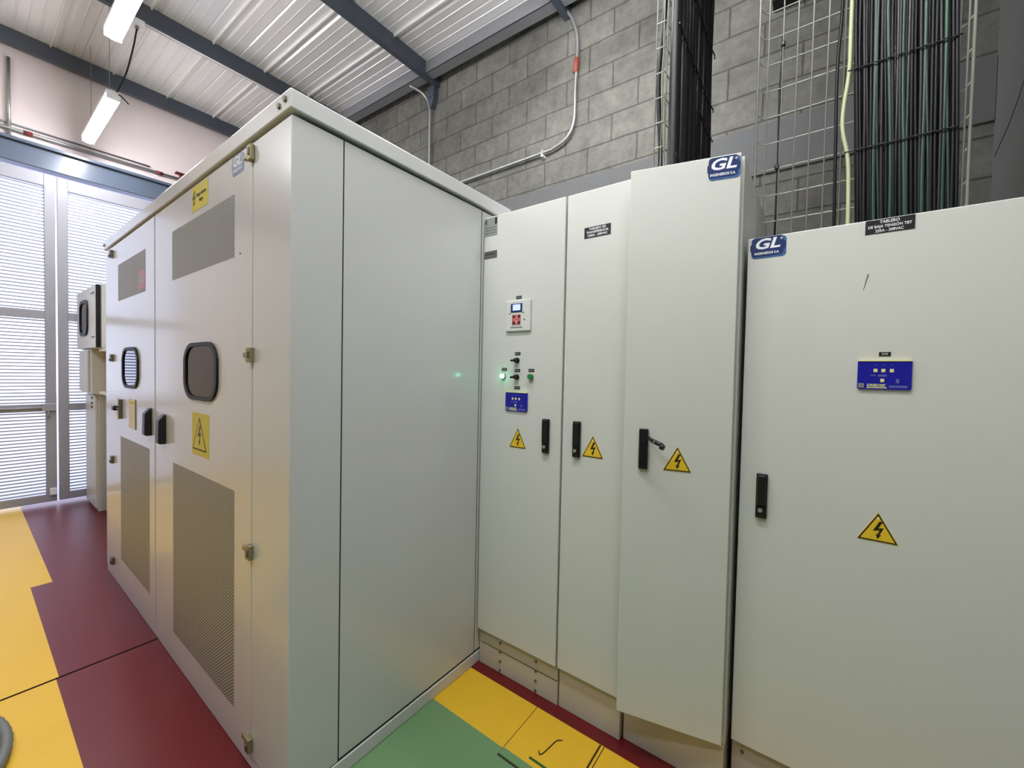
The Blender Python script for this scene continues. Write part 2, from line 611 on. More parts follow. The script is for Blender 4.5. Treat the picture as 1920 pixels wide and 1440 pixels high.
def gate_leaf(ya, yb, name):
    off = (-6.33, 0.61, 0)
    f = MB()
    st = 0.075
    f.box(GX0, GX1, ya, ya + st, 0.03, 3.365, 'gate', bevel=0.003)
    f.box(GX0, GX1, yb - st, yb, 0.03, 3.365, 'gate', bevel=0.003)
    rails = ((0.03, 0.11), (0.965, 1.04), (1.905, 1.99), (3.245, 3.365))
    for a, b in rails:
        f.box(GX0 + 0.002, GX1 - 0.002, ya + st, yb - st, a, b, 'gate', bevel=0.002)
    leaf = f.build(name, parent=door, offset=off)
    for (a, b) in ((0.11, 0.965), (1.04, 1.905), (1.99, 3.245)):
        s = MB()
        n = int((b - a) / 0.034)
        for k in range(n + 1):
            z = a + (k + 0.5) * (b - a) / (n + 1)
            rot = Matrix.Translation((-6.325, 0, z)) @ Matrix.Rotation(math.radians(-6), 4, 'Y')
            s.box(-0.007, 0.007, ya + st - 0.004, yb - st + 0.004, -0.0062, 0.0062, 'slat', rot=rot)
        s.build('louvre_panel', parent=leaf, offset=off)
    return leaf


lA = gate_leaf(-0.45, 0.603, 'gate_leaf')
lB = gate_leaf(0.618, 2.12, 'gate_leaf')
b_ = MB()
b_.cyl((-6.285, 0.10, 1.005), (-6.285, 0.60, 1.005), 0.011, 'gate', 12)
b_.box(-6.298, -6.272, 0.50, 0.60, 0.97, 1.045, 'gate', bevel=0.003)
b_.cyl((-6.285, 0.545, 0.985), (-6.285, 0.545, 0.90), 0.008, 'gate', 10)
b_.box(-6.298, -6.272, 0.55, 0.60, 0.10, 0.17, 'white', bevel=0.003)
b_.build('slide_bolt', parent=lA, offset=(-6.33, 0.61, 0))

# ------------------------------------------------------------------ pipes on the pink wall
t = MB()
t.cyl((-6.395, 0.315, 3.63), (-6.395, 0.315, 4.42), 0.014, 'steel', 12)
t.cyl((-6.395, 0.315, 3.63), (-6.395, 0.315, 3.67), 0.022, 'steel', 12)
tag(t.build('steel_conduit'), 'thin vertical grey conduit rising from the lintel at the left edge', 'conduit', 'conduits on the pink wall')
root = empty('steel_conduit', (-6.38, 0.9, 3.73))
tag(root, 'long horizontal grey conduit with two red couplings just above the lintel', 'conduit', 'conduits on the pink wall')
o_ = (-6.38, 0.9, 3.73)
MB().cyl((-6.385, -2.0, 3.700), (-6.385, 2.4, 3.775), 0.016, 'steel', 12).build('pipe', parent=root, offset=o_)
for yy in (0.435, 1.455):
    zz = 3.700 + (yy + 2.0) / 4.4 * 0.075
    MB().cyl((-6.385, yy - 0.03, zz), (-6.385, yy + 0.03, zz + 0.001), 0.021, 'maroon', 12).build('coupling', parent=root, offset=o_)
t = MB().cyl((-6.405, -2.0, 3.772), (-6.405, 1.37, 3.808), 0.009, 'channel', 10)
tag(t.build('thin_conduit'), 'thin dark horizontal conduit above the one with red couplings', 'conduit', 'conduits on the pink wall')
t = MB().box(-6.40, -6.33, 1.60, 1.70, 3.815, 3.83, 'maroon', bevel=0.003).cyl((-6.37, 1.65, 3.815), (-6.37, 1.65, 3.77), 0.012, 'maroon', 10)
tag(t.build('pipe_bracket'), 'small dark red bracket on the conduit just above the enclosure roof', 'bracket')

# ------------------------------------------------------------------ ceiling lamps


def batten(x0, x1, y, z, label, drops=True):
    cx = (x0 + x1) / 2
    r = empty('linear_lamp', (cx, y, z))
    tag(r, label, 'lamp', 'linear ceiling lamps')
    o = (cx, y, z)
    w = 0.047
    MB().box(x0, x1, y - w, y + w, z + 0.022, z + 0.055, 'white', bevel=0.008, seg=2).build('housing', parent=r, offset=o)
    pr_ = [(math.cos(math.radians(a)) * w, -0.055 * abs(math.sin(math.radians(a))) ** 0.6 + 0.022) for a in range(0, 181, 15)]
    d = MB()
    n = len(pr_)
    A = [d.bm.verts.new((x0 + 0.012, y + a, z + b)) for a, b in pr_]
    B = [d.bm.verts.new((x1 - 0.012, y + a, z + b)) for a, b in pr_]
    for k in range(n - 1):
        d.bm.faces.new([A[k], A[k + 1], B[k + 1], B[k]])
    d.bm.faces.new(A)
    d.bm.faces.new(B)
    d._fin(A + B, 'diffuser')
    d.build('diffuser', parent=r, offset=o)
    for xx in (x0, x1):
        s = -1 if xx == x0 else 1
        MB().box(min(xx, xx + s * 0.012), max(xx, xx + s * 0.012), y - w, y + w, z - 0.02, z + 0.055, 'white', bevel=0.004).build('end_cap', parent=r, offset=o)
    for xx in (x0 + 0.15, x1 - 0.15):
        wz = roof_z(xx, 4.55)
        MB().cyl((xx, y, z + 0.05), (xx, y, wz), 0.0022, 'channel', 6).build('hanging_wire', parent=r, offset=o)
    return r


batten(-6.07, -4.93, 0.815, 3.75, 'lit white linear lamp further left, hanging over the gate')
batten(-4.02, -2.85, 0.665, 3.75, 'lit white linear lamp cut off by the top edge of the photo')
batten(-1.80, -0.64, 1.93, 3.88, 'lit linear lamp above the block wall end, just out of frame')
batten(-1.8, -0.63, 0.60, 3.80, 'added unseen linear lamp over the green floor, brightening the cabinet doors')  # added out of view to light the door fronts
batten(-0.55, 0.62, 0.45, 3.80, 'added unseen linear lamp brightening the right cabinets from the front')  # extra lamp, put in to raise the right cabinets' brightness
batten(-1.6, -0.43, -0.9, 3.80, 'added unseen linear lamp just behind the camera, filling the cabinet fronts')  # invented fitting, gives the doors more frontal light
batten(-5.0, -3.83, -1.3, 3.80, 'added unseen linear lamp behind the camera, brightening the gate side')  # put in to brighten the pink wall and the left doors

jb = empty('junction_box', (-4.80, 0.98, 4.40))
tag(jb, 'small white junction box clipped under the middle roof beam', 'junction box')
MB().box(-4.86, -4.76, 0.90, 0.99, 4.385, 4.43, 'white', bevel=0.006, seg=2).build('box', parent=jb, offset=(-4.80, 0.98, 4.40))
MB().cyl((-4.81, 0.945, 4.387), (-4.81, 0.945, 4.36), 0.012, 'channel', 10).build('cable_gland', parent=jb, offset=(-4.80, 0.98, 4.40))
t = MB().cyl((-4.797, 0.99, 4.430), (-4.797, 2.78, 4.430), 0.007, 'white', 8)
tag(t.build('thin_conduit'), 'thin pale conduit running along the lower edge of the middle roof beam', 'conduit')
t = MB().tube(smoothpath([(-4.81, 0.945, 4.37), (-4.85, 0.93, 4.22), (-4.93, 0.90, 4.02), (-4.975, 0.86, 3.88), (-4.95, 0.84, 3.81), (-4.90, 0.86, 3.775), (-4.87, 0.90, 3.72)]), 0.006, 'cable', 8)
tag(t.build('lamp_cable'), 'drooping dark cable from the junction box to the linear lamp', 'cable')

# ------------------------------------------------------------------ conduits on block wall
rt = empty('steel_conduit', (-1.63, 2.96, 3.9))
tag(rt, 'bent galvanised conduit on the block wall with an orange coupling', 'conduit')
o_ = (-1.63, 2.96, 3.9)
MB().tube(smoothpath([(-3.30, 2.965, 3.325), (-2.0, 2.965, 3.325), (-1.80, 2.965, 3.335), (-1.68, 2.965, 3.385), (-1.625, 2.965, 3.50), (-1.62, 2.965, 3.75), (-1.61, 2.965, 4.11), (-1.655, 2.955, 4.30), (-1.72, 2.945, 4.40), (-1.745, 2.94, 4.43)]), 0.0125, 'steel', 12).build('pipe', parent=rt, offset=o_)
MB().cyl((-1.62, 2.965, 3.87), (-1.615, 2.965, 3.98), 0.019, 'red', 12).build('coupling', parent=rt, offset=o_)
MB().box(-1.925, -1.905, 2.945, 3.0, 3.285, 3.305, 'white', bevel=0.002).box(-1.925, -1.905, 2.948, 2.955, 3.30, 3.345, 'steel').build('pipe_strap', parent=rt, offset=o_)
t = MB().tube(smoothpath([(-3.46, 2.80, 4.40), (-3.39, 2.93, 4.35), (-3.34, 2.965, 4.22), (-3.335, 2.967, 4.0), (-3.335, 2.967, 2.3)]), 0.0125, 'steel', 12)
tag(t.build('steel_conduit'), 'straight vertical conduit coming down the block wall behind the enclosure roof', 'conduit')
t = MB().box(-3.345, -3.245, 2.93, 3.0, 4.30, 4.40, 'beam', bevel=0.004).poly_y([(-3.345, 4.30), (-3.245, 4.30), (-3.285, 4.20), (-3.315, 4.20)], 2.94, 3.0, 'beam')
tag(t.build('beam_bracket'), 'dark grey bracket carrying the nearest roof beam on the block wall', 'bracket')
t = MB().box(-0.277, 0.0, 2.90, 3.0, 3.695, 4.10, 'inner', bevel=0.004)
tag(t.build('wall_box'), 'black box on the block wall behind the top of the wide cable tray', 'box')


# ------------------------------------------------------------------ signs and fittings (local frame: x right, -y towards the viewer, z up)
BOLT = [(.03, .60), (.115, .60), (.01, .385), (.14, .42), (.045, .19), (.09, .20), (.0, .06), (-.05, .215), (-.005, .20), (.045, .335), (-.115, .295)]


def tri_sign(cx, zb, w, h, parent, y=0.0):
    s = MB()

    def tri(k, yy0, yy1, m):
        cz = zb + h / 3
        s.poly_y([(cx + (dx) * k, cz + (dz) * k) for dx, dz in ((-w / 2, -h / 3), (w / 2, -h / 3), (0, 2 * h / 3))], yy0, yy1, m)
    tri(1.0, y, y - 0.0010, 'yellow')
    tri(0.955, y - 0.0010, y - 0.0014, 'ink')
    tri(0.83, y - 0.0014, y - 0.0018, 'yellow')
    s.poly_y([(cx + a * w, zb + b * h * 1.12 + 0.03 * h) for a, b in BOLT], y - 0.0018, y - 0.0022, 'ink')
    s.poly_y(rrect(cx, zb + h * 0.80, w * 0.06, w * 0.06, w * 0.029, 3), y - 0.0022, y - 0.0025, 'paper')
    return s.build('warning_triangle', parent=parent)


def gl_sticker(x0, x1, z0, z1, parent, faded=False):
    w, h = x1 - x0, z1 - z0
    cx, cz = (x0 + x1) / 2, (z0 + z1) / 2
    s = MB()
    m1, m2, mt = ('fade', 'fade', 'paper') if faded else ('navy', 'navy2', 'paper')
    s.poly_y(rrect(cx + w * 0.03, cz - h * 0.03, w * 0.94, h * 0.94, h * 0.16), 0, -0.0008, m2)
    s.poly_y(rrect(cx - w * 0.01, cz + h * 0.04, w * 0.88, h * 0.90, h * 0.15), -0.0008, -0.0012, m1)
    s.poly_y(rrect(cx + w * 0.0, cz + h * 0.02, w * 0.97, h * 0.42, h * 0.12), -0.0008, -0.0013, m1)
    s.text('GL', cx - w * 0.03, cz + h * 0.15, h * 0.66, -0.0014, mt, bold=h * 0.018, shear=0.22, sx=1.28)
    s.text('INGENIEROS S.A.', cx - w * 0.02, cz - h * 0.27, h * 0.155, -0.0014, mt, bold=h * 0.004, sx=0.86)
    s.text('®', cx + w * 0.37, cz + h * 0.33, h * 0.15, -0.0014, mt)
    return s.build('company_sticker', parent=parent)


def swing_handle(x0, x1, z0, z1, parent, opened=False):
    h = MB()
    h.box(x0, x1, -0.012, 0.0, z0, z1, 'black', bevel=0.003, seg=2)
    if not opened:
        h.box(x0 + 0.004, x1 - 0.004, -0.022, -0.012, z0 + 0.045, z1 - 0.004, 'black', bevel=0.004, seg=2)
        h.box(x0 + 0.005, x1 - 0.005, -0.016, -0.011, z0 + 0.004, z0 + 0.042, 'black', bevel=0.002)
    else:
        h.box(x0 + 0.006, x1 - 0.006, -0.0125, -0.011, z0 + 0.010, z1 - 0.045, 'gasket', bevel=0.001)
    ho = h.build('handle', parent=parent)
    if not opened:
        MB().cyl(((x0 + x1) / 2 - 0.002, -0.019, z0 + 0.028), ((x0 + x1) / 2 - 0.002, -0.010, z0 + 0.028), 0.0068, 'chrome', 14).build('lock_cylinder', parent=parent)
    return ho


def panel_tag(cx, cz, w, h, parent):
    s = MB().box(cx - w / 2, cx + w / 2, -0.001, 0, cz - h / 2, cz + h / 2, 'plate')
    for k in range(3):
        s.box(cx - w * 0.36 + k * w * 0.26, cx - w * 0.36 + k * w * 0.26 + w * 0.17, -0.0014, -0.001, cz - h * 0.2, cz + h * 0.22, 'plategrey')
    return s.build('name_tag', parent=parent)


def surge_panel(x0, x1, z0, z1, parent):
    w, h = x1 - x0, z1 - z0
    X = lambda u: x0 + u * w
    Z = lambda v: z1 - v * h
    s = MB()
    pts = [(x0, z1), (x1, z1)] + [(X(1 - .05) + .05 * w * math.cos(a), Z(1) + .05 * w + .05 * w * math.sin(a)) for a in (0, -.4, -.8, -1.2, -1.57)] + \
          [(X(.05) + .05 * w * math.cos(a), Z(1) + .05 * w + .05 * w * math.sin(a)) for a in (-1.57, -2.0, -2.4, -2.8, -3.14)]
    s.poly_y(pts, 0, -0.006, 'blue')
    s.box(X(.02), X(.98), -0.0075, 0, Z(0), Z(-.045), 'cream')
    for u in (.34, .485, .64):
        s.box(X(u - .037), X(u + .037), -0.0070, -0.006, Z(.39), Z(.27), 'cream', bevel=0.0006)
        s.text({.34: 'A', .485: 'B', .64: 'C'}[u], X(u), Z(.14), h * .09, -0.0063, 'dimblue')
    s.box(X(.435), X(.51), -0.0070, -0.006, Z(.74), Z(.62), 'cream', bevel=0.0006)
    s.box(X(.39), X(.55), -0.0064, -0.006, Z(.545), Z(.475), 'dimblue')
    s.box(X(.25), X(.35), -0.0063, -0.006, Z(.52), Z(.48), 'dimblue')
    s.box(X(.72), X(.78), -0.0063, -0.006, Z(.76), Z(.62), 'dimblue')
    s.box(X(.02), X(.13), -0.0068, -0.006, Z(.95), Z(.79), 'plategrey')
    s.box(X(.065), X(.085), -0.0072, -0.0068, Z(.89), Z(.85), 'ink')
    s.box(X(.18), X(.56), -0.0064, -0.006, Z(.955), Z(.92), 'cream')
    s.text('SURGELOGIC', X(.36), Z(.855), h * .125, -0.0066, 'cream', bold=h * .004, shear=.1, sx=w * .36 / (h * .125 * 6.2) if h else 1)
    s.box(X(.60), X(.93), -0.0062, -0.006, Z(.93), Z(.85), 'dimblue')
    return s.build('surge_indicator_panel', parent=parent)


def rotary(cx, cz, parent):
    k = MB()
    k.cyl((cx, 0, cz), (cx, -0.007, cz), 0.0125, 'black', 20)
    k.cyl((cx, -0.007, cz), (cx, -0.022, cz), 0.0095, 'black', 16)
    rot = Matrix.Translation((cx, -0.026, cz)) @ Matrix.Rotation(math.radians(-6), 4, 'Y')
    k.box(-0.019, 0.010, -0.006, 0.006, -0.0045, 0.0045, 'black', bevel=0.0015, rot=rot)
    k.build('rotary_switch', parent=parent)


def switchboard(name, x0, x1, yf, ztop, depth, label, door_x, door_z=(0.183, 2.198), hinge_rot=0.0):
    """body with plinth; returns root and door (a part with its own front-lower-left origin)"""
    r = empty(name, (x0, yf, 0))
    tag(r, label, 'electrical cabinet', 'grey switchboard cabinets on the right')
    w = x1 - x0
    fr = 0.028
    b = MB()
    t_ = 0.012
    zb = door_z[0] - 0.012
    b.box(0, t_, fr, depth, zb, ztop, 'paint', bevel=0.002)
    b.box(w - t_, w, fr, depth, zb, ztop, 'paint', bevel=0.002)
    b.box(t_, w - t_, fr + 0.02, depth, ztop - t_, ztop, 'paint')
    b.box(t_, w - t_, fr + 0.02, depth, zb, zb + t_, 'paint')
    b.box(t_, w - t_, depth - t_, depth, zb + t_, ztop - t_, 'paint')
    b.box(t_, 0.04, fr + 0.004, fr + 0.02, zb + t_, ztop - t_, 'gasket')
    b.box(w - 0.04, w - t_, fr + 0.004, fr + 0.02, zb + t_, ztop - t_, 'gasket')
    b.box(0.04, w - 0.04, fr + 0.10, fr + 0.11, zb + t_, ztop - t_, 'inner')
    b.build('body', parent=r)
    p = MB().box(0.002, w - 0.002, fr - 0.006, depth, 0.0, zb, 'plinth', bevel=0.002)
    p.build('plinth', parent=r)
    d = MB()
    dw, dh = door_x[1] - door_x[0], door_z[1] - door_z[0]
    if hinge_rot:
        d.box(-dw, 0, 0, 0.022, door_z[0], door_z[1], 'paint', bevel=0.003, seg=2)
        dd = d.build('door', parent=r, loc=(door_x[1] - x0, 0, 0))
        dd.rotation_euler = (0, 0, hinge_rot)
    else:
        d.box(0, dw, 0, 0.022, door_z[0], door_z[1], 'paint', bevel=0.003, seg=2)
        dd = d.build('door', parent=r, loc=(door_x[0] - x0, 0, 0))
    return r, dd


# --- cabinet 1
c1, d1 = switchboard('switchboard_cabinet', -1.314, -0.8605, 1.524, 2.196, 0.8,
                     'grey cabinet with meter, switches and a lit green lamp, beside the large enclosure', (-1.311, -0.864))
L = lambda x: x + 1.311                     # world x -> door-local x
m_ = MB()
m_.box(L(-1.308), L(-1.231), -0.001, 0, 2.106, 2.192, 'plategrey')
m_.box(L(-1.308), L(-1.294), -0.0014, -0.001, 2.165, 2.186, 'platedark')
m_.box(L(-1.246), L(-1.233), -0.0014, -0.001, 2.158, 2.188, 'plate')
for k in range(3):
    m_.box(L(-1.303), L(-1.237), -0.0013, -0.001, 2.118 + k * 0.013, 2.121 + k * 0.013, 'platedark')
m_.build('rating_plate', parent=d1)
MB().box(L(-1.308), L(-1.230), -0.001, 0, 1.999, 2.034, 'platedark').box(L(-1.30), L(-1.24), -0.0013, -0.001, 2.018, 2.022, 'plate').build('grey_name_plate', parent=d1)
mm = MB()
mm.box(L(-1.163), L(-1.026), -0.010, 0, 1.643, 1.783, 'bezel', bevel=0.003, seg=2)
mm.box(L(-1.134), L(-1.070), -0.0115, -0.010, 1.728, 1.768, 'navy', bevel=0.001)
mm.box(L(-1.122), L(-1.080), -0.0125, -0.0115, 1.737, 1.764, 'screen')
mm.box(L(-1.126), L(-1.078), -0.0118, -0.010, 1.672, 1.718, 'redpad', bevel=0.001)
for ux in (-1.120, -1.091):
    for uz in (1.676, 1.704):
        mm.box(L(ux), L(ux + 0.010), -0.0128, -0.0118, uz, uz + 0.011, 'black')
mm.box(L(-1.104), L(-1.100), -0.0128, -0.0118, 1.684, 1.690, 'pinklight')
for ux, uz in ((-1.145, 1.722), (-1.070, 1.724)):
    mm.box(L(ux), L(ux + 0.010), -0.0108, -0.010, uz, uz + 0.003, 'black')
mm.box(L(-1.062), L(-1.055), -0.0108, -0.010, 1.690, 1.697, 'platedark')
mm.box(L(-1.135), L(-1.070), -0.0108, -0.010, 1.658, 1.664, 'plategrey')
mm.build('control_meter', parent=d1)
for (a, c) in ((-1.097, 1.797), (-1.097, 1.541), (-1.172, 1.468), (-1.097, 1.464), (-1.020, 1.465), (-1.096, 1.385)):
    panel_tag(L(a), c, 0.030, 0.014, d1)
rotary(L(-1.098), 1.510, d1)
rotary(L(-1.098), 1.434, d1)
g = MB().cyl((L(-1.176), 0, 1.437), (L(-1.176), -0.010, 1.437), 0.0125, 'steel', 20).cyl((L(-1.176), -0.010, 1.437), (L(-1.176), -0.020, 1.437), 0.0105, 'greenlamp', 20, r2=0.008)
tag(g.build('pilot_lamp', parent=d1), 'lit bright green pilot lamp')
g = MB().cyl((L(-1.020), 0, 1.437), (L(-1.020), -0.008, 1.437), 0.0145, 'steel', 20).cyl((L(-1.020), -0.008, 1.437), (L(-1.020), -0.018, 1.437), 0.0125, 'green', 20, r2=0.011)
tag(g.build('push_button', parent=d1), 'unlit dark green push button')
surge_panel(L(-1.158), L(-1.036), 1.277, 1.362, d1)
tri_sign(L(-1.087), 1.109, 0.094, 0.092, d1)
swing_handle(L(-0.951), L(-0.917), 1.106, 1.255, d1)
for xx in (-1.180, -0.975):
    for k in range(4):
        s = MB().cyl((xx + 1.314, 0.022, 0.148 - k * 0.0445), (xx + 1.314, 0.017, 0.148 - k * 0.0445), 0.0058, 'screw', 8, smooth=False)
        s.build('plinth_screw', parent=c1)
MB().box(0.012, 0.45, 0.0205, 0.0215, 0.108, 0.110, 'gasket').build('plinth_seam', parent=c1)

# --- cabinet 2
c2, d2 = switchboard('switchboard_cabinet', -0.8585, -0.5775, 1.527, 2.196, 0.8,
                     'grey cabinet with a small black name plate, its edge behind the ajar door', (-0.8565, -0.580))
L = lambda x: x + 0.8565
s = MB().box(L(-0.776), L(-0.662), -0.0012, 0, 2.005, 2.048, 'plate')
for tx, zz, sz in (('TABLERO DE', 2.0395, .0125), ('TRANSFERENCIA', 2.0265, .0125), ('1200A - 208VAC', 2.0135, .0125)):
    s.text(tx, L(-0.719), zz, sz, -0.0014, 'paper', bold=0.0002)
s.build('name_plate', parent=d2)
swing_handle(L(-0.803), L(-0.769), 1.108, 1.257, d2)
tri_sign(L(-0.715), 1.115, 0.094, 0.089, d2)

# --- cabinet 3, door ajar
c3, d3 = switchboard('switchboard_cabinet', -0.5745, -0.212, 1.548, 2.196, 0.82,
                     'grey cabinet standing with its door ajar and the handle unlatched', (-0.574, -0.218), hinge_rot=math.radians(12.7))
L = lambda s_: s_ - 0.356                   # distance from the free edge -> door-local x
gl_sticker(L(0.252), L(0.354), 2.117, 2.194, d3)
swing_handle(L(0.056), L(0.088), 1.112, 1.259, d3, opened=True)
lv = MB()
a = Vector((L(0.083), -0.014, 1.232))
b = Vector((L(0.112), -0.055, 1.222))
c = Vector((L(0.140), -0.075, 1.215))
lv.tube([a, a.lerp(b, 0.5), b, b.lerp(c, 0.6), c], 0.006, 'black', 8, radii=[0.006, 0.0065, 0.0085, 0.0085, 0.0075])
lv.cyl(c - Vector((0.006, 0, 0.004)), c + Vector((0.006, -0.004, -0.008)), 0.010, 'black', 12)
lv.cyl(b + Vector((0.002, -0.0075, 0)), b + Vector((0.002, -0.0105, 0)), 0.0055, 'chrome', 12)
lv.build('unlatched_lever', parent=d3)
tri_sign(L(0.187), 1.115, 0.094, 0.088, d3)

# --- cabinet 4
c4, d4 = switchboard('switchboard_cabinet', -0.2, 0.60, 1.61, 1.922, 0.72,
                     'lower and wider grey cabinet at the right edge under the wide cable tray', (-0.1985, 0.598), door_z=(0.176, 1.925))
K = 1.61 / 1.485
L = lambda x: x * K + 0.1985
Zc = lambda z: 1.45 + (z - 1.45) * K
s = MB().box(L(0.098), L(0.1965), -0.0012, 0, Zc(1.849), Zc(1.886), 'plate')
for tx, v, sz in (('TABLERO', .80, .0118), ('DE BAJA TENSIÓN TBT', .48, .0108), ('225A - 208VAC', .17, .0110)):
    s.text(tx, L(0.147), Zc(1.849 + 0.037 * v), sz, -0.0014, 'paper', bold=0.0002, sx=0.86)
s.build('name_plate', parent=d4)
gl_sticker(L(-0.178), L(-0.082), Zc(1.822), Zc(1.887), d4)
s = MB().box(L(0.137), L(0.161), -0.0012, 0, Zc(1.517), Zc(1.528), 'plate')
s.text('DPS', L(0.149), Zc(1.5225), 0.008, -0.0014, 'paper')
s.build('name_tag', parent=d4)
surge_panel(L(0.094), L(0.203), Zc(1.427), Zc(1.503), d4)
tri_sign(L(0.150), Zc(1.012), 0.093, 0.087, d4)
swing_handle(L(-0.137), L(-0.107), Zc(1.017), Zc(1.155), d4)
MB().tube([(L(0.108), -0.0003, Zc(1.741)), (L(0.105), -0.0003, Zc(1.728)), (L(0.099), -0.0003, Zc(1.699))], 0.001, 'platedark', 6, radii=[0.0018, 0.0012, 0.0004]).build('scratch_mark', parent=d4)
MB().cyl((0.035, 0.023, 0.135), (0.035, 0.018, 0.135), 0.006, 'screw', 10).build('plinth_screw', parent=c4)

# ------------------------------------------------------------------ the large left enclosure
EX0, EX1, EY0, EY1 = -4.0, -1.318, 0.617, 1.72
en = empty('transformer_enclosure', (EX0, EY0, 0))
tag(en, 'large free-standing light grey metal enclosure with two ventilated doors', 'electrical enclosure')
O = (EX0, EY0, 0)
b = MB()
b.box(EX0 + 0.01, EX1 - 0.002, EY0 + 0.03, EY1, 0.058, 2.235, 'inner')
b.build('body_core', parent=en, offset=O)
b = MB()
b.box(-1.595, EX1, EY0, EY0 + 0.1725, 0.06, 2.234, 'paint2', bevel=0.003, seg=2)
b.build('corner_post', parent=en, offset=O)
MB().box(EX1 - 0.03, EX1, EY0 + 0.1765, 1.511, 0.066, 2.234, 'paint2', bevel=0.003, seg=2).build('side_panel', parent=en, offset=O)
MB().box(EX1 - 0.03, EX1, 1.515, EY1, 0.066, 2.234, 'paint2', bevel=0.003).build('rear_post', parent=en, offset=O)
MB().box(EX0, EX0 + 0.03, EY0 + 0.012, EY1, 0.06, 2.234, 'paint2', bevel=0.003).build('end_panel', parent=en, offset=O)
MB().box(EX0 + 0.05, EX1 - 0.05, EY1 - 0.0, EY1 + 0.004, 0.06, 2.234, 'paint2').build('back_panel', parent=en, offset=O)
MB().box(EX0, EX1 + 0.002, EY0 + 0.003, EY1, 0.0, 0.056, 'paint2', bevel=0.003).build('base_frame', parent=en, offset=O)
rc = MB()
rc.box(EX0 - 0.008, EX1 + 0.012, EY0 - 0.010, EY1 + 0.010, 2.246, 2.306, 'paint2', bevel=0.004, seg=2)
rc.build('roof_cap', parent=en, offset=O)
for xx, zz in ((-1.338, 2.280), (-1.378, 2.272), (-3.965, 2.275)):
    MB().cyl((xx, EY0 - 0.009, zz), (xx, EY0 - 0.016, zz), 0.010, 'screw', 6, smooth=False).build('cap_bolt', parent=en, offset=O)
MB().cyl((-1.40, 1.11, 2.304), (-1.40, 1.11, 2.335), 0.014, 'black', 10).box(-1.46, -1.42, 1.06, 1.10, 2.304, 2.322, 'white').build('roof_bolt', parent=en, offset=O)


def enclosure_door(x0, x1, hinge_x, mirror):
    d = MB().box(x0, x1, EY0, EY0 + 0.025, 0.052, 2.236, 'paint2', bevel=0.003, seg=2)
    return d.build('ventilated_door', parent=en, offset=O)


def grille(x0, x1, z0, z1, dr):
    f = MB()
    f.box(x0, x1, EY0 - 0.0005, EY0, z0, z1, 'grille')
    f.build('ventilation_grille', parent=dr, offset=O)


def oval_window(cx, cz, w, h, dr):
    out = rrect(cx, cz, w, h, 0.085, 8, rx=0.11)
    inn = rrect(cx, cz, w - 0.05, h - 0.034, 0.066, 8, rx=0.09)
    MB().ring_y(out, inn, EY0 - 0.009, EY0, 'gasket').build('window_frame', parent=dr, offset=O)
    MB().poly_y(inn, EY0 - 0.003, EY0 - 0.001, 'glass').build('window_pane', parent=dr, offset=O)


def zinc_hinge(x, z, dr):
    h = MB()
    h.box(x - 0.016, x + 0.016, EY0 - 0.016, EY0, z - 0.026, z + 0.026, 'hinge', bevel=0.002)
    h.box(x - 0.062, x - 0.016, EY0 - 0.008, EY0, z - 0.008, z + 0.010, 'hinge', bevel=0.002)
    h.box(x + 0.004, x + 0.014, EY0 - 0.022, EY0 - 0.016, z - 0.012, z + 0.012, 'screw', bevel=0.001)
    h.build('hinge', parent=dr, offset=O)


dn_ = enclosure_door(-2.789, -1.599, 0, 0)
df_ = enclosure_door(EX0 + 0.004, -2.805, 0, 0)
grille(-2.500, -1.756, 1.863, 2.095, dn_)
grille(-2.490, -1.750, 0.150, 0.985, dn_)
grille(-3.620, -2.975, 1.862, 2.093, df_)
grille(-3.570, -2.905, 0.198, 0.998, df_)
oval_window(-2.110, 1.431, 0.40, 0.248, dn_)
oval_window(-3.305, 1.437, 0.38, 0.246, df_)
MB().cyl((-1.703, EY0, 1.868), (-1.703, EY0 - 0.001, 1.868), 0.004, 'ink', 10).build('small_hole', parent=dn_, offset=O)
for z in (2.195, 1.496, 0.796, 0.097):
    zinc_hinge(-1.596, z, dn_)
for z in (2.187, 1.499, 0.817, 0.130):
    h = MB().box(-3.80, -3.755, EY0 - 0.015, EY0, z - 0.024, z + 0.024, 'screw', bevel=0.002).box(-3.80, -3.77, EY0 - 0.018, EY0 - 0.015, z - 0.02, z - 0.006, 'gasket')
    h.build('hinge', parent=df_, offset=O)
for cx, dr in ((-2.627, dn_), (-2.880, df_)):
    zc = 1.135 if cx > -2.7 else 1.150
    hh = MB()
    a_ = [hh.bm.verts.new((cx + sx * 0.026, EY0 - dy, zc + dz)) for sx in (-1, 1) for dy, dz in ((0, .074), (.008, .074), (.030, .045), (.032, -.068), (.024, -.074), (0, -.074))]
    hh.bm.faces.new(a_[:6])
    hh.bm.faces.new(a_[6:][::-1])
    for q in range(6):
        hh.bm.faces.new([a_[q], a_[(q + 1) % 6], a_[6 + (q + 1) % 6], a_[6 + q]])
    hh._fin(a_, 'black', 0.004)
    hh.build('handle', parent=dr, offset=O)
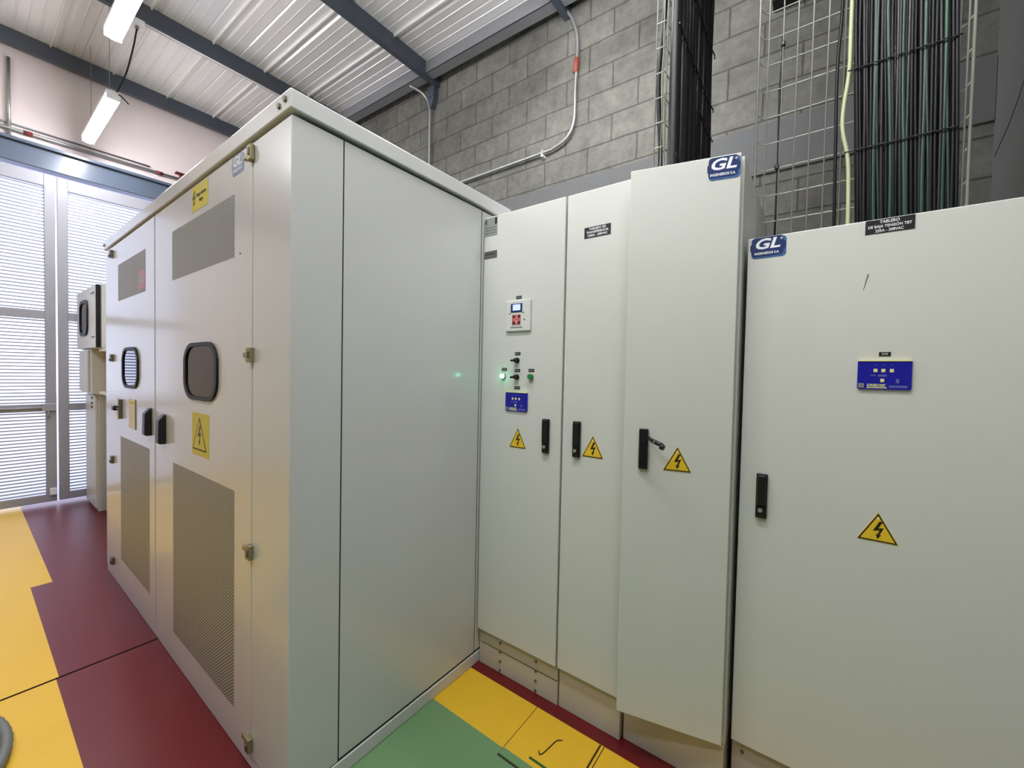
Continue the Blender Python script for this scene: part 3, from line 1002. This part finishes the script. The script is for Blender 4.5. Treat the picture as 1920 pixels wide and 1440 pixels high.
# stickers, built with the door-front frame at y = EY0
tmp = gl_sticker(-1.782, -1.672, 2.160, 2.232, dn_, faded=True)
for v in tmp.data.vertices:
    v.co += Vector((-EX0, 0, 0))
s = MB().box(-2.222, -2.026, EY0 - 0.001, EY0, 2.124, 2.228, 'signyellow')
s.poly_y([(-2.196 + a * 0.17, 2.140 + b * 0.115) for a, b in BOLT], EY0 - 0.0014, EY0 - 0.001, 'ink')
s.text('Riesgo eléctrico', -2.105, 2.186, 0.020, EY0 - 0.0012, 'ink', bold=0.0006, sx=0.9)
s.text('Peligro', -2.105, 2.160, 0.020, EY0 - 0.0012, 'ink', bold=0.0006, sx=0.9)
s.build('warning_label', parent=dn_, offset=O)
s = MB().box(-2.216, -2.012, EY0 - 0.001, EY0, 1.067, 1.251, 'signyellow')
cx, zb, w, h = -2.124, 1.090, 0.170, 0.145
for k, m_, dy in ((1.0, 'ink', .0014), (0.86, 'signyellow', .0017)):
    cz = zb + h / 3
    s.poly_y([(cx + dx * k, cz + dz * k) for dx, dz in ((-w / 2, -h / 3), (w / 2, -h / 3), (0, 2 * h / 3))], EY0 - dy, EY0 - 0.001, m_)
s.poly_y([(cx + a * w * 0.9, zb + b * h * 1.12 + 0.01) for a, b in BOLT], EY0 - 0.0020, EY0 - 0.0017, 'ink')
s.build('warning_label', parent=dn_, offset=O)
s = MB().box(-3.352, -3.192, EY0 - 0.0015, EY0, 1.074, 1.250, 'beige')
for k in range(7):
    s.box(-3.34, -3.215, EY0 - 0.0018, EY0 - 0.0015, 1.105 + k * 0.019, 1.108 + k * 0.019, 'signyellow')
s.box(-3.34, -3.215, EY0 - 0.0018, EY0 - 0.0015, 1.222, 1.240, 'signyellow')
s.box(-3.192, -3.186, EY0 - 0.004, EY0, 1.074, 1.252, 'screw')
s.build('printed_notice', parent=df_, offset=O)
s = MB().box(-3.535, -3.520, EY0 - 0.018, EY0, 1.112, 1.236, 'screw', bevel=0.002)
s.box(-3.68, -3.62, EY0 - 0.004, EY0, 1.10, 1.24, 'white', bevel=0.001)
s.cyl((-3.535, EY0 - 0.012, 1.172), (-3.60, EY0 - 0.016, 1.175), 0.006, 'screw', 8)
s.box(-3.655, -3.60, EY0 - 0.030, EY0 - 0.004, 1.160, 1.190, 'black', bevel=0.004)
s.build('latch_key', parent=df_, offset=O)
s = MB().box(-3.12, -2.98, EY0 - 0.0012, EY0 - 0.0005, 1.882, 1.985, 'redlabel')
s.text('SS-C', -3.05, 1.934, 0.055, EY0 - 0.0016, 'plategrey', bold=0.002)
s.build('red_label', parent=df_, offset=O)

# ------------------------------------------------------------------ small cabinets behind it, near the gate
t = empty('floor_cabinet', (-5.9, 0.80, 0))
tag(t, 'tall thin white floor cabinet between the enclosure and the louvred gate', 'electrical cabinet')
o_ = (-5.9, 0.80, 0)
MB().box(-6.16, -5.645, 0.815, 1.25, 0.0, 1.165, 'paint2', bevel=0.004).build('body', parent=t, offset=o_)
MB().box(-6.155, -5.66, 0.795, 0.815, 0.04, 1.15, 'paint', bevel=0.003).build('door', parent=t, offset=o_)
for z in (1.02, 1.06, 1.11):
    MB().box(-5.83, -5.78, 0.788, 0.796, z, z + 0.02, 'screw').build('latch', parent=t, offset=o_)
t = empty('meter_box', (-5.7, 0.76, 1.165))
tag(t, 'pale grey box stacked between the floor cabinet and the box with the oval window', 'electrical box')
o_ = (-5.7, 0.76, 1.165)
MB().box(-6.17, -5.60, 0.765, 1.22, 1.166, 1.60, 'paint2', bevel=0.004).build('body', parent=t, offset=o_)
MB().box(-6.165, -5.70, 0.75, 0.765, 1.18, 1.59, 'paint', bevel=0.003).build('door', parent=t, offset=o_)
t = empty('meter_box', (-5.7, 0.74, 1.60))
tag(t, 'upper white meter box with an oval window, standing out against the louvres', 'electrical box')
o_ = (-5.7, 0.74, 1.60)
MB().box(-6.16, -5.16, 0.770, 1.22, 1.603, 2.18, 'paint2', bevel=0.004).build('body', parent=t, offset=o_)
dr = MB().box(-6.15, -5.22, 0.735, 0.765, 1.608, 2.175, 'paint', bevel=0.004).build('door', parent=t, offset=o_)
out = rrect(-5.73, 1.90, 0.40, 0.34, 0.10, 8)
inn = rrect(-5.73, 1.90, 0.33, 0.28, 0.08, 8)
MB().ring_y(out, inn, 0.722, 0.735, 'gasket').build('window_frame', parent=dr, offset=o_)
MB().poly_y(inn, 0.730, 0.734, 'glass').build('window_pane', parent=dr, offset=o_)
for z in (1.70, 2.10):
    MB().box(-5.37, -5.25, 0.728, 0.735, z, z + 0.010, 'screw').build('latch', parent=dr, offset=o_)
MB().box(-5.22, -5.205, 0.74, 0.768, 1.608, 2.175, 'gasket').build('gasket', parent=t, offset=o_)
t = empty('side_box', (-5.2, 0.78, 1.165))
tag(t, 'open cream box with a grey device right beside the enclosure edge', 'electrical box')
o_ = (-5.2, 0.78, 1.165)
bb = MB()
bb.box(-5.59, -4.62, 0.86, 1.22, 1.18, 1.60, 'beige', bevel=0.003)
bb.box(-5.33, -4.62, 0.775, 0.86, 1.18, 1.205, 'beige', bevel=0.002)
bb.box(-5.33, -4.62, 0.775, 0.86, 1.575, 1.60, 'beige', bevel=0.002)
bb.build('body', parent=t, offset=o_)
MB().box(-4.98, -4.80, 0.835, 0.86, 1.33, 1.50, 'plategrey', bevel=0.003).build('device', parent=t, offset=o_)
t = MB().box(-5.60, -4.4, 0.86, 1.30, 0.0, 1.175, 'paint2', bevel=0.004)
tag(t.build('base_cabinet'), 'plain grey cabinet low behind the edge of the large enclosure', 'electrical cabinet')


# ------------------------------------------------------------------ wire mesh cable trays
TZ = 4.60


def tray_wire(pts, mb, r=0.0025, m='wire', n=6):
    mb.tube(pts, r, m, n, smooth=True)


# wide tray, base in the x-z plane at y = 1.955
wt = empty('wire_cable_tray', (0.08, 1.955, 1.925))
tag(wt, 'wide galvanised wire mesh cable tray standing on the lower cabinet at the right', 'cable tray', 'wire mesh cable trays')
O2 = (0.08, 1.955, 1.925)
mb = MB()
xs_ = [-0.192, -0.143, -0.095, -0.047, 0.001, 0.050, 0.100, 0.150, 0.200, 0.250, 0.300, 0.345]
for x in xs_:
    tray_wire([(x, 1.955, 1.926), (x, 1.955, TZ)], mb)
mb.build('vertical_wires', parent=wt, offset=O2)
mb = MB()
for (x, yy, rr) in ((-0.222, 1.925, 0.004), (0.372, 1.925, 0.0045), (0.362, 1.940, 0.003)):
    tray_wire([(x, yy, 1.926), (x, yy, TZ)], mb, r=rr)
mb.build('edge_wires', parent=wt, offset=O2)
mb = MB()
z = 1.98
while z < TZ:
    tray_wire([(-0.222, 1.923, z + 0.018), (-0.212, 1.945, z + 0.004), (-0.198, 1.958, z), (-0.15, 1.959, z), (0.345, 1.959, z), (0.362, 1.95, z + 0.004), (0.372, 1.925, z + 0.015)], mb)
    z += 0.1045
mb.build('cross_wires', parent=wt, offset=O2)
# narrow tray, base in the y-z plane at x = -0.50
nt_ = empty('wire_cable_tray', (-0.50, 2.0, 2.2))
tag(nt_, 'narrow wire mesh cable tray carrying the black cable bundle above the ajar cabinet', 'cable tray', 'wire mesh cable trays')
O3 = (-0.50, 2.0, 2.2)
mb = MB()
for yy in [1.66 + 0.05 * k for k in range(1, 14)]:
    tray_wire([(-0.507, yy, 2.198), (-0.507, yy, TZ)], mb)
mb.build('vertical_wires', parent=nt_, offset=O3)
mb = MB()
for x, rr in ((-0.546, 0.003), (-0.519, 0.003), (-0.505, 0.0025)):
    tray_wire([(x, 1.66, 2.198), (x, 1.66, TZ)], mb, r=rr)
mb.build('edge_wires', parent=nt_, offset=O3)
mb = MB()
z = 2.26
while z < TZ:
    tray_wire([(-0.546, 1.658, z), (-0.512, 1.658, z), (-0.511, 1.70, z), (-0.511, 2.33, z)], mb)
    z += 0.097
mb.build('cross_wires', parent=nt_, offset=O3)

# ------------------------------------------------------------------ cables
# narrow tray: bundle of black cables
for k in range(25):
    yy = 1.672 + k * 0.0262
    rr = 0.0125 if k else 0.016
    lay = -0.492 + rr + (0.004 if k % 2 else 0.0)
    ph = random.uniform(0, 6)
    pts = []
    for i in range(11):
        z = 2.198 + (TZ - 2.198) * i / 10
        lean = -0.035 * (z - 2.2) / 2.4 * (1 if k > 2 else 0)
        pts.append((lay + 0.003 * math.sin(ph + i), yy + lean * (k / 25) + 0.004 * math.sin(ph * 2 + i * 0.9), z))
    m_ = 'cablegrey' if k in (0, 3, 5, 8, 12, 16, 20) else 'cable'
    o = MB().tube(smoothpath(pts, 3), rr, m_, 8).build('power_cable')
    if k == 0:
        tag(o, 'thickest grey-black cable at the front edge of the narrow tray bundle', 'cable', 'black cables on the narrow tray')
    else:
        tag(o, 'black power cable packed in the narrow tray bundle above the ajar cabinet', 'cable', 'black cables on the narrow tray')
o = MB().tube(smoothpath([(-0.53, 1.70, 2.198), (-0.535, 1.70, 2.40), (-0.545, 1.70, 2.55), (-0.547, 1.70, 2.70), (-0.53, 1.70, 2.95), (-0.525, 1.70, 3.4), (-0.525, 1.70, TZ)]), 0.009, 'cable', 8).build('power_cable')
tag(o, 'single black cable bulging out behind the outer wires of the narrow tray', 'cable')
# ties across the bundle
for i, z in enumerate((2.315, 2.66, 2.81, 3.08, 3.4)):
    t = MB()
    n = 22
    a0 = 1.66 if i != 1 else 2.02
    pts = []
    for k in range(n + 1):
        f = k / n
        pts.append((-0.4615 + 0.003 * math.sin(k * 2.2), a0 + (2.315 - a0) * f, z - 0.01 * math.sin(f * 3)))
    t.tube(pts, 0.0032, 'black', 6)
    o = t.build('cable_tie')
    tag(o, 'black tie across the narrow tray bundle, %s' % ('lowest, just above the ajar cabinet', 'short one at the rear half', 'second long one from below', 'third long one from below', 'topmost')[i], 'cable tie', 'cable ties on the narrow tray')

# wide tray: bundle, black with green ones
greens = {5: 'g', 9: 'g', 13: 'g', 18: 'g', 23: 'g', 6: 'd', 14: 'd', 19: 'd', 24: 'd', 11: 'd'}
for layer in (0, 1):
    n = 27 if layer == 0 else 24
    for k in range(n):
        x = 0.088 + (0.332 - 0.088) * k / (n - 1)
        rr = 0.0052 if layer == 0 else 0.0058
        yb = 1.9405 - (0.0 if layer else 0.0115)
        ph = random.uniform(0, 6)
        pts = []
        for i in range(11):
            z = 1.926 + (TZ - 1.926) * i / 10
            wob = 0.004 if k in greens else 0.002
            lean = -0.030 * min(1, max(0, (z - 1.95) / 0.9)) * (1 - k / n * 0.3)
            pts.append((x + 0.018 + lean + wob * math.sin(ph + i * 1.3), yb + 0.002 * math.sin(ph * 3 + i), z))
        g_ = greens.get(k) if layer == 0 else None
        m_ = {'g': 'cablegreen', 'd': 'cabledark', None: ('cablegrey' if (k % 5 == 2) else 'cable')}[g_]
        o = MB().tube(smoothpath(pts, 3), rr * (1.25 if g_ == 'g' else 1), m_, 8).build('power_cable')
        if g_ == 'g':
            tag(o, '%s of the five bright green cables on the wide tray' % {5: 'leftmost', 9: 'second from left', 13: 'middle one', 18: 'second from right', 23: 'rightmost'}[k], 'cable', 'green cables on the wide tray')
        elif g_ == 'd':
            tag(o, 'dark green cable on the wide tray, %s' % {6: 'right beside the leftmost bright green one', 14: 'right beside the middle bright green one', 19: 'beside the second bright green one from the right', 24: 'right beside the rightmost bright green one', 11: 'between the second and the middle bright green ones'}[k], 'cable', 'dark green cables on the wide tray')
        else:
            tag(o, 'black cable in the wide tray bundle at the upper right', 'cable', 'black cables on the wide tray')
o = MB().tube(smoothpath([(0.078, 1.925, 1.926), (0.076, 1.925, 2.10), (0.070, 1.925, 2.25), (0.052, 1.925, 2.36), (0.052, 1.925, 2.44), (0.064, 1.925, 2.58), (0.064, 1.925, 2.85), (0.066, 1.925, TZ)]), 0.0062, 'earth', 10).build('earth_cable')
tag(o, 'yellow-green earth cable bulging at the left side of the wide bundle', 'cable')
o = MB().tube(smoothpath([(0.040, 1.935, 1.926), (0.034, 1.935, 2.3), (0.030, 1.935, 2.6), (0.040, 1.935, 3.0), (0.04, 1.935, TZ)]), 0.0052, 'cable', 8).build('power_cable')
tag(o, 'lone black cable beside the yellow-green one on the wide tray', 'cable')
o = MB().tube(smoothpath([(-0.150, 1.962, 1.926), (-0.147, 1.965, 2.3), (-0.150, 1.966, 2.6), (-0.144, 1.965, 2.75), (-0.146, 1.965, 2.82)]), 0.0042, 'cable', 8).build('thin_cable')
tag(o, 'thin black cable tied along a wire on the empty left part of the wide tray', 'cable')
for (x, z, lb) in ((-0.143, 2.775, 'upper small black clip on the empty left part of the wide tray'), (-0.150, 2.296, 'lower small black clip on the empty left part of the wide tray')):
    o = MB().box(x - 0.007, x + 0.007, 1.945, 1.965, z - 0.009, z + 0.009, 'black', bevel=0.003).build('cable_clip')
    tag(o, lb, 'clip', 'clips on the wide tray')
for i, z in enumerate((2.275, 2.565, 2.95)):
    pts = []
    for k in range(31):
        f = k / 30
        pts.append((0.060 + 0.285 * f, 1.9185 + 0.0025 * math.sin(k * 2.1), z + 0.0015 * math.sin(k * 2.7)))
    o = MB().tube(pts, 0.0028, 'black', 6).build('cable_tie')
    tag(o, 'row of black ties across the wide cable bundle, %s' % ('lower one', 'upper one', 'topmost, above the frame')[i], 'cable tie', 'cable ties on the wide tray')

# ------------------------------------------------------------------ floor things


def trench_cover(x0, x1, y0, y1, label):
    s = MB()
    s.box(x0 - 0.005, x1 + 0.005, y0 - 0.006, y1 + 0.003, 0.0, 0.0008, 'fdark')
    s.box(x0, x1, y0, y1, 0.0, 0.006, 'fyellow', bevel=0.0015)
    s.box(x0 - 0.0005, x1 + 0.0005, y0 - 0.001, y0 + 0.030, 0.0, 0.0063, 'fgreen')
    o = s.build('trench_cover')
    tag(o, label, 'floor cover', 'trench covers in front of the cabinets')
    return o


trench_cover(-0.922, -0.632, 1.212, 1.483, 'yellow painted steel trench cover marked with a hooked dark line')
trench_cover(-0.612, -0.21, 1.212, 1.483, 'yellow painted steel trench cover under the ajar cabinet, at the bottom edge')
t = MB().tube(smoothpath([(-0.755, 1.405, 0.0072), (-0.772, 1.390, 0.0072), (-0.780, 1.350, 0.0072), (-0.786, 1.315, 0.0072), (-0.795, 1.300, 0.0072), (-0.806, 1.312, 0.0072)], 5), 0.0022, 'ink', 6)
tag(t.build('painted_mark'), 'hooked dark painted mark on the yellow trench cover', 'mark')
t = MB().box(-0.820, -0.735, 1.262, 1.272, 0.0063, 0.0070, 'fgline')
tag(t.build('painted_line'), 'short dark green painted line on the yellow trench cover', 'mark')
hs = MB()
cxh, cyh, Rh = -2.45, -0.425, 0.535
pts, rad = [], []
N = 420
for k in range(N):
    f = k / N
    a = 2 * math.pi * 2.6 * f + 0.2
    R2 = Rh - 0.055 * (f * 2.6)
    pts.append((cxh + R2 * math.cos(a), cyh + R2 * math.sin(a), 0.019 + 0.002 * math.sin(a * 0.7)))
    rad.append(0.0165 + (0.0012 if k % 2 else -0.0008))
hs.tube(pts, 0.017, 'hose', 12, radii=rad)
tag(hs.build('corrugated_hose'), 'coiled grey corrugated hose on the yellow floor at the lower left', 'hose')
